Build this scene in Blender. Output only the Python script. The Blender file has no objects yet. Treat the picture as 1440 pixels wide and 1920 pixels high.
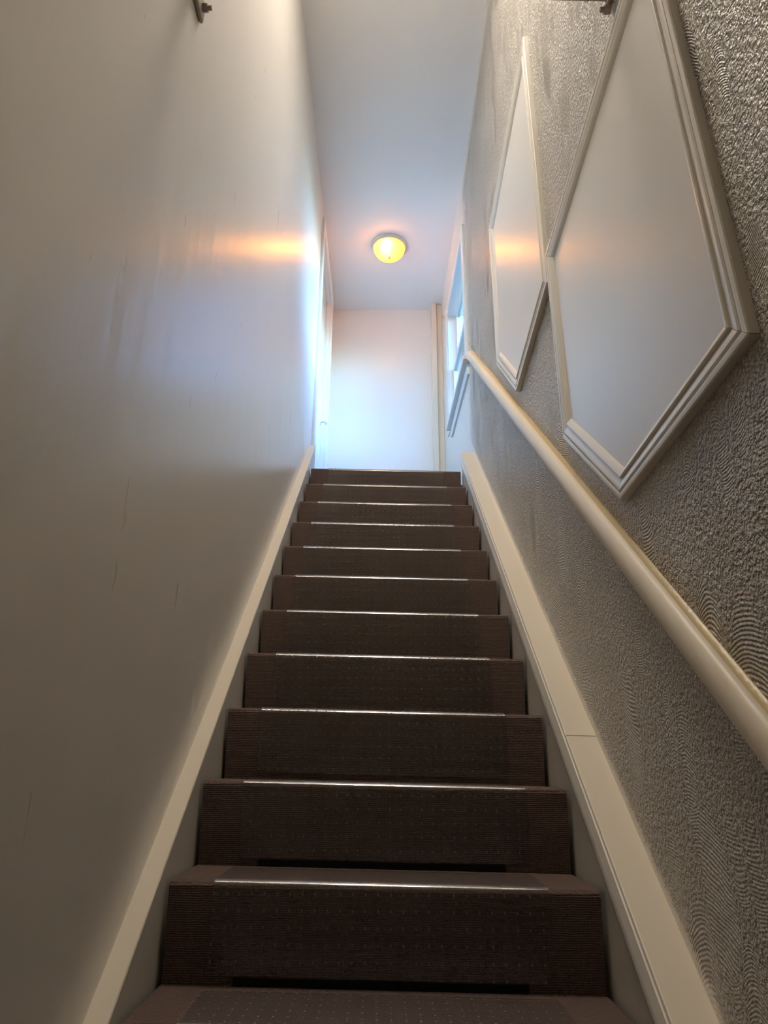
import bpy, math, random
from mathutils import Vector, Matrix
random.seed(7)
scene = bpy.context.scene
C = scene.collection

# ------------------------------------------------------------------ camera
F_PX = 1293.92
CAM = Vector((-0.00932, -1.61097, 0.22409))
PITCH, YAW, ROLL = 0.356797, -0.000241, 0.009817
fw = Vector((-math.sin(YAW)*math.cos(PITCH), math.cos(YAW)*math.cos(PITCH), math.sin(PITCH)))
rt0 = Vector((math.cos(YAW), math.sin(YAW), 0)); up0 = rt0.cross(fw)
rt = rt0*math.cos(ROLL) + up0*math.sin(ROLL); up = -rt0*math.sin(ROLL) + up0*math.cos(ROLL)
cd = bpy.data.cameras.new('camera'); cam = bpy.data.objects.new('camera', cd); C.objects.link(cam)
cd.sensor_fit = 'VERTICAL'; cd.sensor_height = 24.0; cd.lens = F_PX/1920*24.0
cd.clip_start = 0.02; cd.clip_end = 200
cam.matrix_world = Matrix(((rt.x, up.x, -fw.x, CAM.x), (rt.y, up.y, -fw.y, CAM.y), (rt.z, up.z, -fw.z, CAM.z), (0, 0, 0, 1)))
scene.camera = cam
scene.cycles.max_bounces = 9; scene.cycles.diffuse_bounces = 6; scene.cycles.glossy_bounces = 3
scene.cycles.use_adaptive_sampling = True; scene.cycles.adaptive_threshold = 0.03; scene.cycles.adaptive_min_samples = 24; scene.cycles.use_denoising = True
scene.cycles.caustics_reflective = False; scene.cycles.caustics_refractive = False

# ------------------------------------------------------------------ view, world
vs = scene.view_settings
vs.view_transform = 'Standard'; vs.look = 'None'; vs.gamma = 1.0; vs.use_curve_mapping = False
vs.exposure = 0.32
SKY_STRENGTH = 5.0
LAMP_STRENGTH = 215.0
STAIR_LAMP_STRENGTH = 34.0       # diffuser of the second ceiling lamp, over the lower flight and above the frame
w = bpy.data.worlds.new('world'); scene.world = w; w.use_nodes = True
nt = w.node_tree; nt.nodes.clear()
sky = nt.nodes.new('ShaderNodeTexSky'); sky.sky_type = 'NISHITA'; sky.sun_disc = False
sky.sun_elevation = math.radians(38); sky.sun_rotation = math.radians(250); sky.altitude = 100
sky.air_density = 1.0; sky.dust_density = 0.6; sky.ozone_density = 1.0
bg = nt.nodes.new('ShaderNodeBackground'); bg.inputs['Strength'].default_value = SKY_STRENGTH
wo = nt.nodes.new('ShaderNodeOutputWorld')
wb = nt.nodes.new('ShaderNodeMix'); wb.data_type = 'RGBA'; wb.blend_type = 'MULTIPLY'; wb.inputs[0].default_value = 1.0   # the camera's warm white balance
wb.inputs[7].default_value = (0.48, 0.79, 1.12, 1.0)
nt.links.new(sky.outputs[0], wb.inputs[6]); nt.links.new(wb.outputs[2], bg.inputs['Color']); nt.links.new(bg.outputs[0], wo.inputs['Surface'])

# ------------------------------------------------------------------ dimensions
RISE, RUN, W = 0.19, 0.215616, 0.892264
SL = RISE/RUN; TILT = 0.01401
XL, XR, ZC = -0.4963, 0.5361, 4.2444
YB, YE = -3.2, 3.775
HL, HR = 0.0344, 0.1126
ZLAND = 10*RISE
ZF = -5*RISE
def xr(y):                                   # the right wall leans in along the landing
    return XR if y <= 2.2 else XR - (y-2.2)*0.0215

# ------------------------------------------------------------------ helpers
def mesh_obj(name, verts, faces, mat, parent=None, smooth=False, origin=None):
    """verts in world coordinates; they are stored relative to the thing's origin"""
    if parent is not None:
        o0 = parent.get('_o', None); off = Vector(o0) if o0 is not None else Vector((0, 0, 0))
    else:
        off = Vector(origin) if origin is not None else Vector((0, 0, 0))
    me = bpy.data.meshes.new(name)
    me.from_pydata([tuple(Vector(v)-off) for v in verts], [], faces)
    import bmesh
    bm = bmesh.new(); bm.from_mesh(me); bmesh.ops.recalc_face_normals(bm, faces=bm.faces); bm.to_mesh(me); bm.free()
    if smooth:
        for p in me.polygons: p.use_smooth = True
    me.materials.append(mat)
    o = bpy.data.objects.new(name, me); C.objects.link(o)
    if parent is not None:
        o.parent = parent; ORG[o.name] = off
        o['_o'] = tuple(off)
    else:
        o.location = off; o['_o'] = tuple(off)
    return o
ORG = {}
def smooth_angle(o, deg=35):
    me = o.data
    for p in me.polygons: p.use_smooth = True
    try:
        me.set_sharp_from_angle(angle=math.radians(deg))
    except Exception:
        pass
def empty(name, loc):
    o = bpy.data.objects.new(name, None); C.objects.link(o); o.location = loc; o['_o'] = tuple(loc)
    o.empty_display_size = 0.05
    return o
def tag(o, label=None, cat=None, group=None, kind=None):
    if label: o['label'] = label
    if cat: o['category'] = cat
    if group: o['group'] = group
    if kind: o['kind'] = kind
    return o
def box(name, lo, hi, mat, parent=None, bevel=0.0):
    x0, y0, z0 = lo; x1, y1, z1 = hi
    v = [(x0,y0,z0),(x1,y0,z0),(x1,y1,z0),(x0,y1,z0),(x0,y0,z1),(x1,y0,z1),(x1,y1,z1),(x0,y1,z1)]
    f = [(0,3,2,1),(4,5,6,7),(0,1,5,4),(1,2,6,5),(2,3,7,6),(3,0,4,7)]
    o = mesh_obj(name, v, f, mat, parent)
    if bevel: add_bevel(o, bevel)
    return o
def add_bevel(o, wdt, seg=2):
    m = o.modifiers.new('bevel', 'BEVEL'); m.width = wdt; m.segments = seg; m.limit_method = 'ANGLE'; m.angle_limit = math.radians(30)
def prism_x(name, prof, x0, x1, mat, parent=None, tilt=0.0, smooth=False):
    """profile (y,z) extruded along x"""
    n = len(prof)
    v = [(x0, y, z-tilt*x0) for y, z in prof] + [(x1, y, z-tilt*x1) for y, z in prof]
    f = [tuple(range(n)), tuple(range(2*n-1, n-1, -1))] + [(i, (i+1) % n, n+(i+1) % n, n+i) for i in range(n)]
    o = mesh_obj(name, v, f, mat, parent)
    if smooth: smooth_angle(o)
    return o
def slope_run(name, prof, y0, y1, mat, parent=None, smooth=False):
    """profile (x, h) carried along the stair slope, h = height above the nosing line"""
    n = len(prof)
    v = [(x, y0, SL*y0 + h - TILT*x) for x, h in prof] + [(x, y1, SL*y1 + h - TILT*x) for x, h in prof]
    f = [tuple(range(n)), tuple(range(2*n-1, n-1, -1))] + [(i, (i+1) % n, n+(i+1) % n, n+i) for i in range(n)]
    o = mesh_obj(name, v, f, mat, parent)
    if smooth: smooth_angle(o)
    return o
def lathe(name, prof, cx, cy, mat, parent=None, seg=48, smooth=True, closed=False):
    """profile (radius, z)"""
    v = []; f = []
    n = len(prof)
    for i in range(seg):
        a = 2*math.pi*i/seg
        for rr, z in prof: v.append((cx+rr*math.cos(a), cy+rr*math.sin(a), z))
    for i in range(seg):
        j = (i+1) % seg
        for k in range(n if closed else n-1):
            k2 = (k+1) % n
            f.append((i*n+k, j*n+k, j*n+k2, i*n+k2))
    o = mesh_obj(name, v, f, mat, parent)
    import bmesh
    bm = bmesh.new(); bm.from_mesh(o.data); bmesh.ops.remove_doubles(bm, verts=bm.verts, dist=1e-6)
    bmesh.ops.recalc_face_normals(bm, faces=bm.faces); bm.to_mesh(o.data); bm.free()
    if smooth: smooth_angle(o, 40)
    return o
def cyl(name, a, b, rad, mat, parent=None, seg=12):
    a = Vector(a); b = Vector(b); d = (b-a).normalized()
    s = d.orthogonal().normalized(); t = d.cross(s)
    v = []
    for p in (a, b):
        for i in range(seg):
            q = 2*math.pi*i/seg; v.append(p + s*rad*math.cos(q) + t*rad*math.sin(q))
    f = [tuple(range(seg)), tuple(range(2*seg-1, seg-1, -1))] + [(i, (i+1) % seg, seg+(i+1) % seg, seg+i) for i in range(seg)]
    return mesh_obj(name, v, f, mat, parent)

# ------------------------------------------------------------------ materials
class NT:
    def __init__(s, name):
        s.m = bpy.data.materials.new(name); s.m.use_nodes = True; s.t = s.m.node_tree; s.t.nodes.clear()
        s.out = s.t.nodes.new('ShaderNodeOutputMaterial')
    def n(s, typ, ins=None, **kw):
        nd = s.t.nodes.new(typ)
        for k, v in kw.items(): setattr(nd, k, v)
        for k, v in (ins or {}).items(): s.set(nd.inputs[k], v)
        return nd
    def set(s, sock, v):
        if isinstance(v, bpy.types.NodeSocket): s.t.links.new(v, sock)
        else: sock.default_value = v
    def math(s, op, a, b=0.0, c=None, clamp=False):
        nd = s.t.nodes.new('ShaderNodeMath'); nd.operation = op; nd.use_clamp = clamp
        s.set(nd.inputs[0], a); s.set(nd.inputs[1], b)
        if c is not None: s.set(nd.inputs[2], c)
        return nd.outputs[0]
    def vmath(s, op, a, b=(0, 0, 0)):
        nd = s.t.nodes.new('ShaderNodeVectorMath'); nd.operation = op; s.set(nd.inputs[0], a); s.set(nd.inputs[1], b)
        return nd.outputs[0]
    def pos(s):
        return s.t.nodes.new('ShaderNodeNewGeometry').outputs['Position']
    def sep(s, v):
        nd = s.n('ShaderNodeSeparateXYZ', {0: v}); return nd.outputs
    def comb(s, x, y, z):
        return s.n('ShaderNodeCombineXYZ', {0: x, 1: y, 2: z}).outputs[0]
    def noise(s, vec, scale, detail=2.0, rough=0.5):
        return s.n('ShaderNodeTexNoise', {'Vector': vec, 'Scale': scale, 'Detail': detail, 'Roughness': rough}).outputs['Fac']
    def ramp(s, v, a, b, lo=0.0, hi=1.0):
        nd = s.n('ShaderNodeMapRange', {0: v, 1: a, 2: b, 3: lo, 4: hi}); nd.interpolation_type = 'SMOOTHSTEP'; return nd.outputs[0]
    def mixc(s, f, a, b):
        nd = s.n('ShaderNodeMix', data_type='RGBA'); s.set(nd.inputs[0], f); s.set(nd.inputs[6], a); s.set(nd.inputs[7], b); return nd.outputs[2]
    def mixf(s, f, a, b):
        nd = s.n('ShaderNodeMix', data_type='FLOAT'); s.set(nd.inputs[0], f); s.set(nd.inputs[2], a); s.set(nd.inputs[3], b); return nd.outputs[0]
    def bump(s, h, strength, dist, normal=None):
        nd = s.n('ShaderNodeBump', {'Height': h, 'Strength': strength, 'Distance': dist})
        if normal is not None: s.set(nd.inputs['Normal'], normal)
        return nd.outputs[0]
    def bsdf(s, col, rough=0.5, normal=None, spec=0.5, metal=0.0, **kw):
        b = s.n('ShaderNodeBsdfPrincipled', {'Base Color': col, 'Roughness': rough, 'Metallic': metal, 'Specular IOR Level': spec})
        if normal is not None: s.set(b.inputs['Normal'], normal)
        for k, v in kw.items(): s.set(b.inputs[k], v)
        s.t.links.new(b.outputs[0], s.out.inputs['Surface']); return b
def rgb(r, g, b): return (r, g, b, 1.0)

def paint(name, col, rough=0.4, wave=0.3, grain=0.15, spec=0.5, var=0.04):
    t = NT(name); p = t.pos()
    n1 = t.noise(p, 2.2, 1); n2 = t.noise(p, 90, 1)
    c = t.mixc(n1, rgb(*[x*(1-var) for x in col]), rgb(*[min(1, x*(1+var)) for x in col]))
    b = t.bump(t.math('ADD', t.math('MULTIPLY', n2, grain*0.25), t.math('MULTIPLY', t.noise(p, 9, 1), wave)), 1.0, 0.004)
    t.bsdf(c, rough, b, spec)
    return t.m
def left_wall_mat():
    t = NT('left_wall_gloss_paint'); p = t.pos(); x, y, z = t.sep(p)
    # brushed on vertically: streaks long in z, plus sags, dents and pits
    st = t.comb(0.0, t.math('MULTIPLY', y, 22), t.math('MULTIPLY', z, 2.2))
    streak = t.noise(st, 1.0, 3, 0.55)
    sag = t.noise(t.comb(0.0, t.math('MULTIPLY', y, 5), t.math('MULTIPLY', z, 1.6)), 1.0, 2)
    dent = t.n('ShaderNodeTexVoronoi', {'Vector': t.comb(0.0, t.math('MULTIPLY', y, 3.3), t.math('MULTIPLY', z, 2.1)), 'Scale': 1.0}).outputs['Distance']
    dent = t.ramp(dent, 0.0, 0.045, 1.0, 0.0)
    run = t.n('ShaderNodeTexVoronoi', {'Vector': t.comb(0.0, t.math('MULTIPLY', y, 9.0), t.math('MULTIPLY', z, 1.2)), 'Scale': 1.0}).outputs['Distance']
    run = t.ramp(run, 0.0, 0.10, 1.0, 0.0)
    fine = t.noise(p, 220, 2)
    hgt = t.math('MULTIPLY', streak, 0.24)
    for q, k in ((sag, 0.8), (run, 0.002), (dent, 0.04), (fine, 0.012)): hgt = t.math('MULTIPLY_ADD', q, k, hgt)
    b = t.bump(hgt, 1.0, 0.005)
    n1 = t.noise(p, 1.3, 3)
    c = t.mixc(n1, rgb(0.76, 0.73, 0.67), rgb(0.81, 0.78, 0.73))
    t.bsdf(c, t.mixf(streak, 0.25, 0.33), b, 0.85)
    return t.m
def right_wall_mat():
    t = NT('combed_plaster'); p = t.pos(); x, y, z = t.sep(p)
    warp = t.n('ShaderNodeTexNoise', {'Vector': p, 'Scale': 7.0, 'Detail': 2.0}).outputs['Color']
    wp = t.vmath('ADD', p, t.vmath('MULTIPLY', t.vmath('SUBTRACT', warp, (0.5, 0.5, 0.5)), (0.0, 0.05, 0.05)))
    wx, wy, wz = t.sep(wp)
    def comb_layer(sy, sz, seed, pitch, curve):
        vor = t.n('ShaderNodeTexVoronoi', {'Vector': t.comb(seed, t.math('MULTIPLY', wy, sy), t.math('MULTIPLY', wz, sz)), 'Scale': 1.0, 'Randomness': 0.85}, voronoi_dimensions='3D')
        q = t.sep(vor.outputs['Position']); rnd = t.sep(vor.outputs['Color'])
        ly = t.math('SUBTRACT', wy, t.math('DIVIDE', q[1], sy)); lz = t.math('SUBTRACT', wz, t.math('DIVIDE', q[2], sz))
        cv = t.math('MULTIPLY', t.math('SUBTRACT', rnd[0], 0.30), curve)
        ph = t.math('ADD', lz, t.math('MULTIPLY', t.math('MULTIPLY', ly, ly), cv))
        ph = t.math('ADD', ph, t.math('MULTIPLY', ly, t.math('SUBTRACT', rnd[2], 0.5)))
        wv = t.math('SINE', t.math('MULTIPLY', ph, 2*math.pi/pitch))
        mask = t.ramp(rnd[1], 0.56, 0.72)
        edge = t.ramp(vor.outputs['Distance'], 0.38, 0.62, 1.0, 0.0)
        return wv, t.math('MULTIPLY', mask, edge)
    w1, m1 = comb_layer(9.0, 3.6, 0.5, 0.0078, 26.0)
    w2, m2 = comb_layer(17.0, 5.0, 0.5, 0.0062, 50.0)
    g1 = t.noise(p, 135, 2, 0.6); g2 = t.noise(wp, 80, 1, 0.5)
    vert = t.noise(t.comb(0.0, t.math('MULTIPLY', wy, 120), t.math('MULTIPLY', wz, 50)), 1.0, 1)
    g1s = t.ramp(g1, 0.30, 0.70)
    grain = t.math('ADD', t.math('MULTIPLY', g1s, 0.45), t.math('ADD', t.math('MULTIPLY', g2, 0.7), t.math('MULTIPLY', vert, 0.5)))
    patch = t.ramp(t.noise(p, 3.0, 1), 0.35, 0.62, 0.6, 1.1)
    h = t.math('MULTIPLY', grain, patch)
    rough_ = t.math('MULTIPLY', g1s, 0.22)
    h = t.mixf(t.math('MULTIPLY', m2, 0.55), h, t.math('ADD', t.math('MULTIPLY_ADD', w2, 0.20, 0.45), rough_))
    h = t.mixf(t.math('MULTIPLY', m1, 0.80), h, t.math('ADD', t.math('MULTIPLY_ADD', w1, 0.25, 0.45), rough_))
    # smooth brushed margins along the cap, the ceiling and the landing end
    dcap = t.math('SUBTRACT', t.math('SUBTRACT', z, t.math('MULTIPLY', y, SL)), HR-TILT*XR)
    n3 = t.noise(p, 30, 2)
    mg = t.ramp(t.math('ADD', dcap, t.math('MULTIPLY', n3, -0.04)), -0.005, 0.025, 0.10, 1.0)
    me_ = t.ramp(t.math('ADD', y, t.math('MULTIPLY', n3, 0.25)), 2.20, 2.50, 1.0, 0.10)
    mc = t.ramp(z, ZC-0.16, ZC-0.04, 1.0, 0.25)
    mk = t.math('MULTIPLY', t.math('MULTIPLY', mg, me_), mc)
    h = t.mixf(mk, 0.55, h)
    b = t.bump(h, 1.0, 0.0150)
    c = t.mixc(t.ramp(t.noise(t.vmath('ADD', p, (3.1, 7.7, 1.3)), 170, 1), 0.3, 0.7), rgb(0.44, 0.41, 0.36), rgb(0.68, 0.64, 0.57))
    c = t.mixc(mk, rgb(0.80, 0.765, 0.70), c)
    # yellowed stain where the caulk above the handrail has bled into the plaster
    drail = t.math('ADD', t.math('SUBTRACT', dcap, 0.861-HR), t.math('MULTIPLY', n3, -0.035))
    stain = t.math('MULTIPLY', t.ramp(drail, -0.02, 0.0), t.ramp(drail, 0.005, 0.035, 0.7, 0.0))
    c = t.mixc(stain, c, rgb(0.50, 0.40, 0.24))
    t.bsdf(c, 0.32, b, 0.65)
    return t.m
def carpet_mat():
    t = NT('brown_loop_carpet'); p = t.pos(); x, y, z = t.sep(p)
    s = t.math('SUBTRACT', z, y)                                    # runs along tread and riser alike
    rib = t.math('SINE', t.math('ADD', t.math('MULTIPLY', s, 2*math.pi/0.0048), t.math('MULTIPLY', t.noise(p, 40, 2), 5.0)))
    loop = t.math('SINE', t.math('MULTIPLY', x, 2*math.pi/0.005))
    n1 = t.noise(p, 260, 2); n2 = t.noise(p, 14, 3)
    h = t.math('ADD', t.math('MULTIPLY', rib, 0.35), t.math('ADD', n1, t.math('MULTIPLY', loop, 0.12)))
    c = t.mixc(t.math('MULTIPLY', n1, 1.0), rgb(0.082, 0.056, 0.047), rgb(0.230, 0.162, 0.138))
    c = t.mixc(t.ramp(n2, 0.3, 0.7, 0.0, 0.35), c, rgb(0.125, 0.09, 0.079))
    b = t.bump(h, 0.8, 0.003)
    t.bsdf(c, 0.95, b, 0.1, **{'Sheen Weight': 0.25, 'Sheen Roughness': 0.5, 'Sheen Tint': rgb(0.8, 0.65, 0.55)})
    return t.m
def plastic_mat():
    t = NT('clear_plastic_sheet'); p = t.pos(); x, y, z = t.sep(p)
    s = t.math('SUBTRACT', z, y)
    # moulded cleats on the underside: a grid of small dots
    fx = t.math('SUBTRACT', t.math('FRACT', t.math('MULTIPLY', x, 1/0.026)), 0.5)
    fs = t.math('SUBTRACT', t.math('FRACT', t.math('MULTIPLY', s, 1/0.034)), 0.5)
    d = t.math('SQRT', t.math('ADD', t.math('POWER', fx, 2.0), t.math('POWER', fs, 2.0)))
    dot = t.ramp(d, 0.06, 0.11, 1.0, 0.0)
    wv = t.noise(t.comb(t.math('MULTIPLY', x, 3.0), 0.0, t.math('MULTIPLY', s, 9.0)), 2.0, 2)
    b = t.bump(wv, 0.25, 0.006); b = t.bump(dot, 0.5, 0.001, b)
    tr = t.n('ShaderNodeBsdfTransparent', {'Color': rgb(1.0, 0.995, 0.99)})
    df = t.n('ShaderNodeBsdfDiffuse', {'Color': rgb(0.42, 0.355, 0.33), 'Normal': b})
    gl = t.n('ShaderNodeBsdfGlossy', {'Color': rgb(1, 1, 1), 'Roughness': 0.16, 'Normal': b})
    m1 = t.n('ShaderNodeMixShader', {0: t.math('MULTIPLY_ADD', dot, 0.50, 0.075), 1: tr.outputs[0], 2: df.outputs[0]})
    fr = t.n('ShaderNodeFresnel', {'IOR': 1.5, 'Normal': b})
    m2 = t.n('ShaderNodeMixShader', {0: t.math('MULTIPLY', fr.outputs[0], 0.6), 1: m1.outputs[0], 2: gl.outputs[0]})
    t.t.links.new(m2.outputs[0], t.out.inputs['Surface'])
    return t.m
def simple(name, col, rough=0.5, spec=0.5, metal=0.0, **kw):
    t = NT(name); p = t.pos(); n = t.noise(p, 60, 2)
    c = t.mixc(n, rgb(*[a*0.94 for a in col]), rgb(*[min(1, a*1.05) for a in col]))
    t.bsdf(c, rough, None, spec, metal, **kw)
    return t.m
def emit(name, col, strength):
    t = NT(name); e = t.n('ShaderNodeEmission', {'Color': rgb(*col), 'Strength': strength})
    t.t.links.new(e.outputs[0], t.out.inputs['Surface']); return t.m
def shade_mat():
    t = NT('amber_frosted_glass')
    tr = t.n('ShaderNodeBsdfTransparent', {'Color': rgb(1.0, 0.60, 0.20)})
    tl = t.n('ShaderNodeBsdfTranslucent', {'Color': rgb(0.75, 0.37, 0.06)})
    em = t.n('ShaderNodeEmission', {'Color': rgb(1.0, 0.52, 0.08), 'Strength': 0.5})
    gl = t.n('ShaderNodeBsdfGlossy', {'Color': rgb(1, 1, 1), 'Roughness': 0.2})
    m1 = t.n('ShaderNodeMixShader', {0: 0.55, 1: tr.outputs[0], 2: tl.outputs[0]})
    m2 = t.n('ShaderNodeMixShader', {0: 0.05, 1: m1.outputs[0], 2: gl.outputs[0]})
    ad = t.n('ShaderNodeAddShader', {0: m2.outputs[0], 1: em.outputs[0]})
    t.t.links.new(ad.outputs[0], t.out.inputs['Surface']); return t.m
def pane_mat():
    t = NT('window_glass')
    tr = t.n('ShaderNodeBsdfTransparent', {'Color': rgb(0.94, 0.97, 0.98)})
    gl = t.n('ShaderNodeBsdfGlossy', {'Color': rgb(1, 1, 1), 'Roughness': 0.02})
    fr = t.n('ShaderNodeFresnel', {'IOR': 1.45})
    m = t.n('ShaderNodeMixShader', {0: t.math('MULTIPLY', fr.outputs[0], 0.7), 1: tr.outputs[0], 2: gl.outputs[0]})
    t.t.links.new(m.outputs[0], t.out.inputs['Surface']); return t.m

M_left = left_wall_mat(); M_right = right_wall_mat(); M_carpet = carpet_mat(); M_plastic = plastic_mat()
M_ceil = paint('ceiling_white', (0.84, 0.825, 0.82), 0.7, 0.15, 0.2, 0.3, 0.02)
M_end = paint('end_wall_white', (0.84, 0.82, 0.79), 0.38, 0.35, 0.15, 0.5, 0.03)
M_cream = paint('cream_trim_paint', (0.80, 0.725, 0.60), 0.42, 0.2, 0.15, 0.45, 0.04)
M_skirt = paint('skirting_grey_paint', (0.72, 0.69, 0.63), 0.4, 0.3, 0.15, 0.45, 0.04)
M_white = paint('white_trim_paint', (0.82, 0.81, 0.78), 0.3, 0.15, 0.08, 0.5, 0.03)
M_hall = paint('hall_brown_paint', (0.48, 0.42, 0.35), 0.6)
M_board = paint('panel_board_paint', (0.78, 0.76, 0.72), 0.30, 0.12, 0.12, 0.5, 0.03)
M_mould = paint('moulding_paint', (0.76, 0.735, 0.68), 0.30, 0.10, 0.08, 0.5, 0.03)
M_door = paint('door_gloss_white', (0.74, 0.73, 0.71), 0.22, 0.15, 0.08, 0.5, 0.02)
M_caulk = paint('old_yellow_caulk', (0.55, 0.42, 0.20), 0.35, 0.8, 0.8, 0.5, 0.15)
M_black = simple('flat_black', (0.004, 0.004, 0.004), 0.7, 0.2)
M_steel = simple('painted_steel', (0.42, 0.37, 0.31), 0.4, 0.5, 0.3)
M_bolt = simple('dull_bolt_steel', (0.36, 0.31, 0.26), 0.45, 0.5, 0.2)
M_lampmetal = simple('brushed_nickel', (0.80, 0.72, 0.58), 0.35, 0.5, 0.15)
M_shade = shade_mat(); M_bulb = emit('warm_bulb', (1.0, 0.60, 0.24), LAMP_STRENGTH)
M_pane = pane_mat(); M_hole = simple('nail_hole', (0.01, 0.008, 0.006), 0.8, 0.1)

# ------------------------------------------------------------------ room shell
def structure(o): o['kind'] = 'structure'; return o
T = 0.12
structure(box('floor', (XL-T, YB, ZF-0.1), (XR+T, YE, ZF), M_carpet))
structure(box('floor_landing', (XL-0.02, 11*RUN+0.015, ZLAND-0.12), (XR+0.02, YE, ZLAND), M_carpet))
structure(box('ceiling', (XL-T, YB-T, ZC), (XR+T+0.1, YE+T, ZC+0.1), M_ceil))
structure(box('wall_end', (XL-T, YE, ZF-0.1), (XR+T+0.1, YE+T, ZC), M_end))
structure(box('wall_back', (XL-T, YB-T, ZF-0.1), (XR+T+0.1, YB, ZC), M_hall))
def holed_wall(name, xin, xout, y0, y1, z0, z1, hy0, hy1, hz0, hz1, mat):
    ys = [y0, hy0, hy1, y1]; zs = [z0, hz0, hz1, z1]
    v = []; f = []
    idx = {}
    for s in (0, 1):
        for i, y in enumerate(ys):
            for j, z in enumerate(zs):
                idx[s, i, j] = len(v); v.append(((xin(y) if s == 0 else xout(y)), y, z))
    for s in (0, 1):
        for i in range(3):
            for j in range(3):
                if (i, j) == (1, 1): continue
                f.append((idx[s,i,j], idx[s,i+1,j], idx[s,i+1,j+1], idx[s,i,j+1]))
    for a, b in (((1,1),(2,1)), ((2,1),(2,2)), ((2,2),(1,2)), ((1,2),(1,1))):
        f.append((idx[0,*a], idx[0,*b], idx[1,*b], idx[1,*a]))
    for i in range(3):
        for j in (0, 3): f.append((idx[0,i,j], idx[0,i+1,j], idx[1,i+1,j], idx[1,i,j]))
    for j in range(3):
        for i in (0, 3): f.append((idx[0,i,j], idx[0,i,j+1], idx[1,i,j+1], idx[1,i,j]))
    return structure(mesh_obj(name, v, f, mat))
DY0, DY1, DZ1 = 2.60, 3.46, 4.07                       # door opening in the left wall
WY0, WY1, WZ0, WZ1 = 2.32, 3.30, 2.735, 3.845           # window opening in the right wall
holed_wall('wall_left', lambda y: XL, lambda y: XL-T, YB, YE, ZF-0.1, ZC, DY0, DY1, ZLAND, DZ1, M_left)
# the right wall: straight beside the stairs, then a length with the window that leans in
structure(box('wall_right', (XR, YB, ZF-0.1), (XR+T, 2.2, ZC), M_right))
holed_wall('wall_right_landing', lambda y: xr(y), lambda y: XR+T, 2.2, YE, ZF-0.1, ZC, WY0, WY1, WZ0, WZ1, M_right)

# boxed pipe chase in the far corner
col = empty('trim_3', (0.46, 3.70, ZLAND)); structure(col)
box('chase_board', (0.408, 3.66, ZLAND), (0.452, YE, ZC), M_cream, col, 0.003)
box('chase_board', (0.455, 3.685, ZLAND), (xr(3.7), YE, ZC), M_cream, col, 0.003)

# ------------------------------------------------------------------ door in the left wall
door = empty('door_1', (XL, 3.03, ZLAND)); structure(door)
def door_piece(name, lo, hi, mat=M_white, bv=0.003): return box(name, lo, hi, mat, door, bv)
door_piece('casing', (XL-0.001, 2.525, ZLAND), (XL+0.018, DY0+0.004, DZ1+0.085))
door_piece('casing', (XL-0.001, DY1-0.004, ZLAND), (XL+0.018, 3.535, DZ1+0.085))
door_piece('casing', (XL-0.001, DY0+0.004, DZ1-0.004), (XL+0.018, DY1-0.004, DZ1+0.085))
door_piece('jamb', (XL-T, DY0, ZLAND), (XL-0.001, DY0+0.018, DZ1))
door_piece('jamb', (XL-T, DY1-0.018, ZLAND), (XL-0.001, DY1, DZ1))
door_piece('jamb', (XL-T, DY0+0.018, DZ1-0.018), (XL-0.001, DY1-0.018, DZ1))
leaf = door_piece('door_leaf', (XL-0.075, DY0+0.021, ZLAND+0.008), (XL-0.035, DY1-0.021, DZ1-0.021), M_door)
kn = lathe('door_knob', [(0.0, 0.0), (0.026, 0.0), (0.026, 0.004), (0.010, 0.008), (0.010, 0.03), (0.022, 0.036), (0.027, 0.048), (0.022, 0.058), (0.0, 0.062)], 0, 0, M_lampmetal, None, 20)
kn.data.transform(Matrix.Rotation(math.radians(90), 4, 'Y')); kn.data.transform(Matrix.Translation((-0.035, DY1-0.10-3.03, 0.95)))
kn.parent = leaf; kn.location = (0, 0, 0)
structure(leaf); 

# ------------------------------------------------------------------ window in the right wall
win = empty('window_1', (XR, 2.8, WZ0)); structure(win)
def wpiece(name, y0, y1, z0, z1, t0, t1, mat=M_white, bv=0.002):
    """t0/t1: how far into the room (positive) the piece starts / ends"""
    v = []
    for z in (z0, z1):
        for y, tt in ((y0, t0), (y0, t1), (y1, t1), (y1, t0)): v.append((xr(y)-tt, y, z))
    f = [(0,1,2,3),(7,6,5,4),(0,4,5,1),(1,5,6,2),(2,6,7,3),(3,7,4,0)]
    o = mesh_obj(name, v, f, mat, win)
    if bv: add_bevel(o, bv)
    return o
wpiece('casing', 2.235, WY0+0.004, WZ0, 3.83, -0.001, 0.016)
wpiece('casing', WY1-0.004, 3.385, WZ0, 3.90, -0.001, 0.010)
wpiece('casing', WY0+0.004, WY1-0.004, WZ1-0.004, 3.90, -0.001, 0.006)
wpiece('window_sill', 2.205, 3.22, WZ0-0.034, WZ0, -0.06, 0.045, M_white, 0.005)
wpiece('apron', 2.25, 3.16, WZ0-0.115, WZ0-0.034, -0.001, 0.014)
JD = 0.118
wpiece('jamb', WY0, WY0+0.014, WZ0, WZ1, -JD, -0.001, M_white, 0)
wpiece('jamb', WY1-0.014, WY1, WZ0, WZ1, -JD, -0.001, M_white, 0)
wpiece('jamb', WY0+0.014, WY1-0.014, WZ1-0.014, WZ1, -JD, -0.001, M_white, 0)
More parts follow.
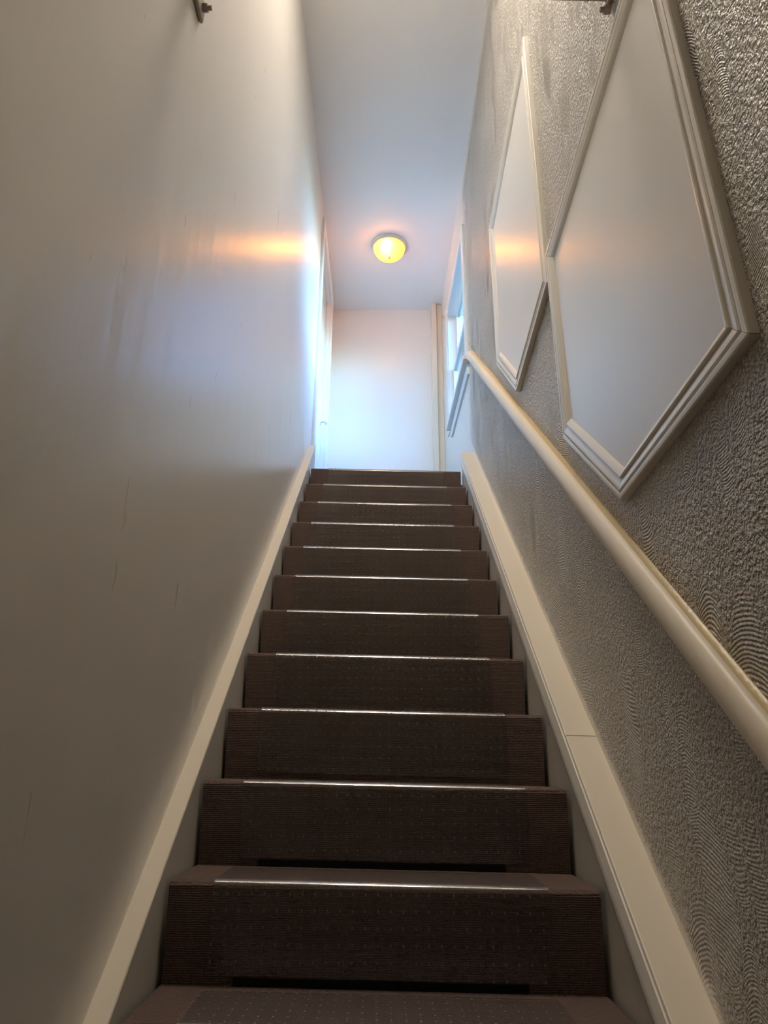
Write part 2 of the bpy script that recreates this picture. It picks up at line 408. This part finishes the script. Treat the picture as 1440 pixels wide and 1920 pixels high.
def sash(z0, z1, d, fr=0.04):
    a0, a1 = WY0+0.015, WY1-0.015
    s = wpiece('sash', a0, a1, z0, z0+fr, -d-0.03, -d, M_white, 0.003)
    for (y0, y1, b0, b1) in ((a0, a1, z1-fr, z1), (a0, a0+fr, z0+fr, z1-fr), (a1-fr, a1, z0+fr, z1-fr)):
        o = wpiece('sash_rail', y0, y1, b0, b1, -d-0.03, -d, M_white, 0.003); o.parent = s
    g = wpiece('pane', a0+fr, a1-fr, z0+fr, z1-fr, -d-0.017, -d-0.013, M_pane, 0); g.parent = s
sash(WZ0+0.002, 3.31, 0.035); sash(3.27, WZ1-0.016, 0.070)

# ------------------------------------------------------------------ staircase
stairs = empty('staircase', (0, -4*RUN, ZF))
tag(stairs, 'straight flight of steep stairs wrapped in dark brown carpet', 'staircase')
NR = 0.014
def nosing_arc(y, z, rad, n=6):
    """from the riser side up and over to the tread"""
    return [(y+rad-rad*math.cos(a), z-rad+rad*math.sin(a)) for a in [math.pi/2*i/n for i in range(n+1)]]
RISER_BACK = 0.017
for k in range(-4, 11):
    y, z = k*RUN, k*RISE
    prof = [(y+RISER_BACK, z-RISE)] + nosing_arc(y, z, NR) + [(y+RUN+RISER_BACK-0.001, z), (y+RUN+RISER_BACK-0.001, z-RISE)]
    st = prism_x('step', prof, -W/2, W/2, M_carpet, stairs, TILT, True)
    if k in (0, 1):  # thin flat black strip across the riser foot, lowest two full steps
        zz = z-RISE
        ts = mesh_obj('toe_strip', *(lambda x0, x1: ([(x, yy, q-TILT*x) for x in (x0, x1) for yy, q in ((y+RISER_BACK-0.006, zz+0.003), (y+RISER_BACK-0.006, zz+0.015), (y+RISER_BACK+0.002, zz+0.015), (y+RISER_BACK+0.002, zz+0.003))],
              [(0,1,2,3),(7,6,5,4),(0,4,5,1),(1,5,6,2),(2,6,7,3),(3,7,4,0)]))(-0.302, 0.290), M_black, st)
        ts['label'] = 'black strip along the foot of the riser'

# ------------------------------------------------------------------ clear plastic covers, one on each step
ORD = ['bottom', 'second lowest', 'third lowest', 'fourth lowest', 'fifth lowest', 'sixth lowest', 'seventh lowest', 'fifth from top', 'fourth from top', 'third from top', 'second from top', 'topmost']
FL = {-1: (.105, .88), 0: (.104, .88), 1: (.11, .886), 2: (.104, .881), 3: (.103, .877), 4: (.10, .876), 5: (.096, .87), 6: (.095, .87), 7: (.099, .869), 8: (.106, .881), 9: (.11, .88), 10: (.119, .885)}
LBL = {-1: 'clear plastic cover on the cut-off tread along the bottom edge of the photo',
       0: 'clear plastic cover on the lowest full step, with a bright glossy nosing',
       1: 'clear plastic cover on the second full step from the bottom',
       2: 'clear plastic cover on the third full step from the bottom',
       3: 'clear plastic cover on the fourth full step from the bottom',
       4: 'clear plastic cover on the fifth full step from the bottom',
       5: 'clear plastic cover on the middle step, sixth from the bottom',
       6: 'rippled clear plastic cover on the fifth step from the top',
       7: 'creased clear plastic cover on the fourth step from the top',
       8: 'clear plastic cover on the third step from the top',
       9: 'clear plastic cover on the second step from the top',
       10: 'clear plastic cover on the topmost step below the landing'}
for k in range(-1, 11):
    y, z = k*RUN, k*RISE
    x0, x1 = -W/2+W*FL[k][0], -W/2+W*FL[k][1]
    def cov(e):
        return [(y+RISER_BACK-0.0125*1-e+0.011, z-RISE+0.018)] + nosing_arc(y-e, z+e, NR+e) + [(y+RUN-0.02, z+e)]
    a, b = cov(0.0012), cov(0.0032)
    a[0] = (y+RISER_BACK*0.9-0.0012, z-RISE+0.018); b[0] = (y+RISER_BACK*0.9-0.0032, z-RISE+0.018)
    prof = a + b[::-1]
    n = len(a)
    v = [(xx, yy, zz-TILT*xx) for xx in (x0, x1) for yy, zz in prof]
    m = 2*n
    f = [(i, (i+1) % m, m+(i+1) % m, m+i) for i in range(m)]
    for i in range(n-1):
        f.append((i, i+1, m-2-i, m-1-i)); f.append((m+m-1-i, m+m-2-i, m+i+1, m+i))
    o = mesh_obj('stair_cover', v, f, M_plastic, None, False, ((x0+x1)/2, y, z-RISE))
    smooth_angle(o, 50)
    tag(o, LBL[k], 'stair cover', 'clear plastic stair covers')

# ------------------------------------------------------------------ skirtings along the stairs
YS = -4*RUN+0.02
tl = empty('trim_1', (XL, YS, ZF)); structure(tl)
slope_run('skirting_board', [(XL, -0.45), (-0.456, -0.45), (-0.456, HL-0.004), (-0.460, HL), (XL, HL)], YS, 2.43, M_skirt, tl)
slope_run('cap_strip', [(XL, HL), (-0.457, HL), (-0.455, HL+0.003), (-0.457, HL+0.006), (XL, HL+0.006)], YS, 2.43, M_cream, tl, True)
tr_ = empty('trim_2', (XR, YS, ZF)); structure(tr_)
slope_run('skirting_board', [(XR, -0.45), (0.458, -0.45), (0.458, HR-0.008), (XR, HR-0.008)], YS, 2.19, M_skirt, tr_)
bead = [(0.458, 0.036), (0.452, 0.038), (0.447, 0.048), (0.446, 0.062), (0.449, 0.078), (0.454, 0.090), (0.4545, 0.098), (0.458, 0.100)]
slope_run('bead_moulding', bead, YS, 2.17, M_skirt, tr_, True)
YJ = 0.23
for a, b in ((YS, YJ-0.0012), (YJ+0.0012, 2.19)):
    slope_run('cap_board', [(XR, HR-0.0075), (0.4585, HR-0.0075), (0.4585, HR-0.002), (0.4615, HR), (XR, HR)], a, b, M_cream, tr_)

# ------------------------------------------------------------------ handrail on the right wall
rail = empty('handrail', (XR, 0.7, 1.5))
tag(rail, 'cream painted rounded wooden handrail fixed along the textured right wall', 'handrail')
hc, hh, dd = 0.813, 0.040, 0.034
prof = [(XR, hc-hh)] + [(XR-0.010-(dd-0.010)*math.cos(a)**0.8 if math.cos(a) > 0 else XR-0.010, hc+hh*math.sin(a)) for a in [math.radians(-88+176*i/16) for i in range(17)]] + [(XR, hc+hh)]
slope_run('rail', prof, -1.5, 2.10, M_cream, rail, True)
slope_run('caulk_bead', [(XR, hc+hh-0.004), (XR-0.012, hc+hh-0.002), (XR-0.009, hc+hh+0.003), (XR-0.003, hc+hh+0.009), (XR, hc+hh+0.010)], -1.5, 2.08, M_caulk, rail, True)['label'] = 'yellowed caulk line'

# ------------------------------------------------------------------ framed wall panels
def inset(poly, d):
    n = len(poly); out = []
    for i in range(n):
        p0, p1, p2 = [Vector(poly[j % n]) for j in (i-1, i, i+1)]
        e1 = (p1-p0).normalized(); e2 = (p2-p1).normalized()
        n1 = Vector((-e1.y, e1.x)); n2 = Vector((-e2.y, e2.x))
        b = (n1+n2); b /= b.length; out.append(p1 + b*(d/max(0.2, b.dot(n1))))
    return out
MPROF = [(0.0, 0.0), (0.0, 0.0150), (0.002, 0.0175), (0.0115, 0.0185), (0.0140, 0.0175), (0.0148, 0.0125), (0.0172, 0.0125), (0.0184, 0.0165),
         (0.0220, 0.0185), (0.0270, 0.0182), (0.0330, 0.0165), (0.0390, 0.0145), (0.0440, 0.0120), (0.0455, 0.0118), (0.0462, 0.0165), (0.0490, 0.0180), (0.0540, 0.0172), (0.0620, 0.0125), (0.0680, 0.0078)]
def wall_panel(name, label, poly, holes=()):
    """poly: counter-clockwise in (y, z) seen so that the inside lies to the left of each edge"""
    cy = sum(p[0] for p in poly)/len(poly); cz = min(p[1] for p in poly)
    e = empty(name, (XR, cy, cz)); tag(e, label, 'wall panel', 'framed panels on the textured wall')
    rings = [(inset(poly, d), h) for d, h in MPROF]
    n = len(poly)
    for i in range(n):
        j = (i+1) % n; k = len(rings)
        # hairline mitre gap at each end
        A = []; B = []
        for ring, h in rings:
            a, b = ring[i], ring[j]; t = (b-a).normalized()*0.0006
            A.append((XR-h, a.x+t.x, a.y+t.y)); B.append((XR-h, b.x-t.x, b.y-t.y))
        A.append((XR, rings[-1][0][i].x, rings[-1][0][i].y)); B.append((XR, rings[-1][0][j].x, rings[-1][0][j].y))
        k += 1
        f = [tuple(range(k)), tuple(range(2*k-1, k-1, -1))] + [(q, (q+1) % k, k+(q+1) % k, k+q) for q in range(k)]
        o = mesh_obj('moulding', A+B, f, M_mould, e); smooth_angle(o, 28)
    inner = inset(poly, 0.066)
    v = [(XR-0.007, p.x, p.y) for p in inner] + [(XR, p.x, p.y) for p in inner]
    f = [tuple(range(n)), tuple(range(2*n-1, n-1, -1))] + [(i, (i+1) % n, n+(i+1) % n, n+i) for i in range(n)]
    mesh_obj('board', v, f, M_board, e)
    return e
wall_panel('wall_panel', 'large framed white panel with a clipped lower corner, nearest the camera above the handrail',
           [(-0.763, 0.823), (-0.174, 0.793), (0.225, 1.146), (0.243, 1.832), (-0.709, 1.893)])
wall_panel('wall_panel', 'smaller-looking framed white panel farther up the stairs, between the large panel and the window',
           [(0.250, 1.730), (0.828, 1.658), (1.213, 2.025), (1.226, 2.857), (0.277, 2.931)])

# ------------------------------------------------------------------ ceiling light
LX, LY = 0.014, 2.93
lamp = empty('ceiling_light', (LX, LY, ZC))
tag(lamp, 'round flush ceiling light with glowing amber glass dome above the landing', 'ceiling light')
lathe('canopy', [(0.0, ZC), (0.146, ZC), (0.147, ZC-0.006), (0.140, ZC-0.010), (0.139, ZC-0.020), (0.134, ZC-0.026), (0.128, ZC-0.028), (0.122, ZC-0.020), (0.0, ZC-0.018)], LX, LY, M_lampmetal, lamp)
dome = [(0.126*math.cos(a)**0.75 if a < math.pi/2-1e-6 else 0.0, ZC-0.024-0.088*math.sin(a)) for a in [math.pi/2*i/14 for i in range(15)]]
lathe('glass_shade', dome, LX, LY, M_shade, lamp)
lathe('bulb', [(0.0, ZC-0.085)] + [(0.030*math.sin(a), ZC-0.055-0.030*math.cos(a)) for a in [math.pi*i/10 for i in range(1, 10)]] + [(0.0, ZC-0.025)], LX-0.020, LY-0.030, M_bulb, lamp, 20)
lathe('finial', [(0.0, ZC-0.109), (0.013, ZC-0.110), (0.014, ZC-0.114), (0.008, ZC-0.117), (0.006, ZC-0.122), (0.009, ZC-0.127), (0.006, ZC-0.133), (0.0, ZC-0.135)], LX, LY, M_lampmetal, lamp, 20)

# second, larger flush lamp over the lower flight; it hangs above the top edge of the photograph
L2Y = -0.15
lamp2 = empty('ceiling_light', (0.02, L2Y, ZC))
tag(lamp2, 'wide flush white ceiling light over the lower flight, just out of frame', 'ceiling light')
lathe('canopy', [(0.0, ZC), (0.362, ZC), (0.364, ZC-0.020), (0.358, ZC-0.032), (0.346, ZC-0.034), (0.344, ZC-0.016), (0.0, ZC-0.014)], 0.02, L2Y, M_white, lamp2)
lathe('diffuser', [(0.0, ZC-0.018), (0.341, ZC-0.018), (0.342, ZC-0.026), (0.28, ZC-0.031), (0.0, ZC-0.034)], 0.02, L2Y, emit('warm_white_diffuser', (1.0, 0.88, 0.74), STAIR_LAMP_STRENGTH), lamp2)

# ------------------------------------------------------------------ bar across the stairwell
bar = empty('crossbar', (0.02, -0.47, 2.0))
tag(bar, 'dark metal bar across the stairwell at the top edge, bolted to both walls', 'bar')
bx0, bx1, by0, by1 = XL+0.012, XR-0.012, -0.50, -0.455
mesh_obj('bar', [(x, y, (2.036 if x < 0 else 2.007)+dz) for x in (bx0, bx1) for y, dz in ((by0, 0), (by1, 0), (by1, 0.046), (by0, 0.046))],
         [(0,1,2,3),(7,6,5,4),(0,4,5,1),(1,5,6,2),(2,6,7,3),(3,7,4,0)], M_steel, bar)
def bracket(xw, s, y0, y1, z0, z1, bolts):
    p = box('wall_bracket', (min(xw, xw+s*0.012), y0, z0), (max(xw, xw+s*0.012), y1, z1), M_steel, bar, 0.006)
    for by, bz in bolts:
        q = cyl('bolt', (xw+s*0.008, by, bz), (xw+s*0.024, by, bz), 0.011, M_bolt, bar, 6); q.parent = p
        q2 = cyl('bolt_end', (xw+s*0.024, by, bz), (xw+s*0.034, by, bz), 0.006, M_bolt, bar, 10); q2.parent = p
bracket(XL, 1, -0.60, -0.385, 2.012, 2.075, [(-0.405, 2.045), (-0.57, 2.045)])
bracket(XR, -1, -0.60, -0.452, 1.985, 2.09, [(-0.470, 1.955), (-0.57, 2.045)])

# portal that guides the sky light sampling through the window opening
pl = bpy.data.lights.new('window_portal', 'AREA'); pl.shape = 'RECTANGLE'; pl.size = WZ1-WZ0; pl.size_y = WY1-WY0
pl.cycles.is_portal = True
po = bpy.data.objects.new('window_portal', pl); C.objects.link(po)
po.location = (XR+T+0.01, (WY0+WY1)/2, (WZ0+WZ1)/2); po.rotation_euler = (0, math.radians(90), 0)

# helper keys are not part of the description
for o in scene.objects:
    if '_o' in o: del o['_o']
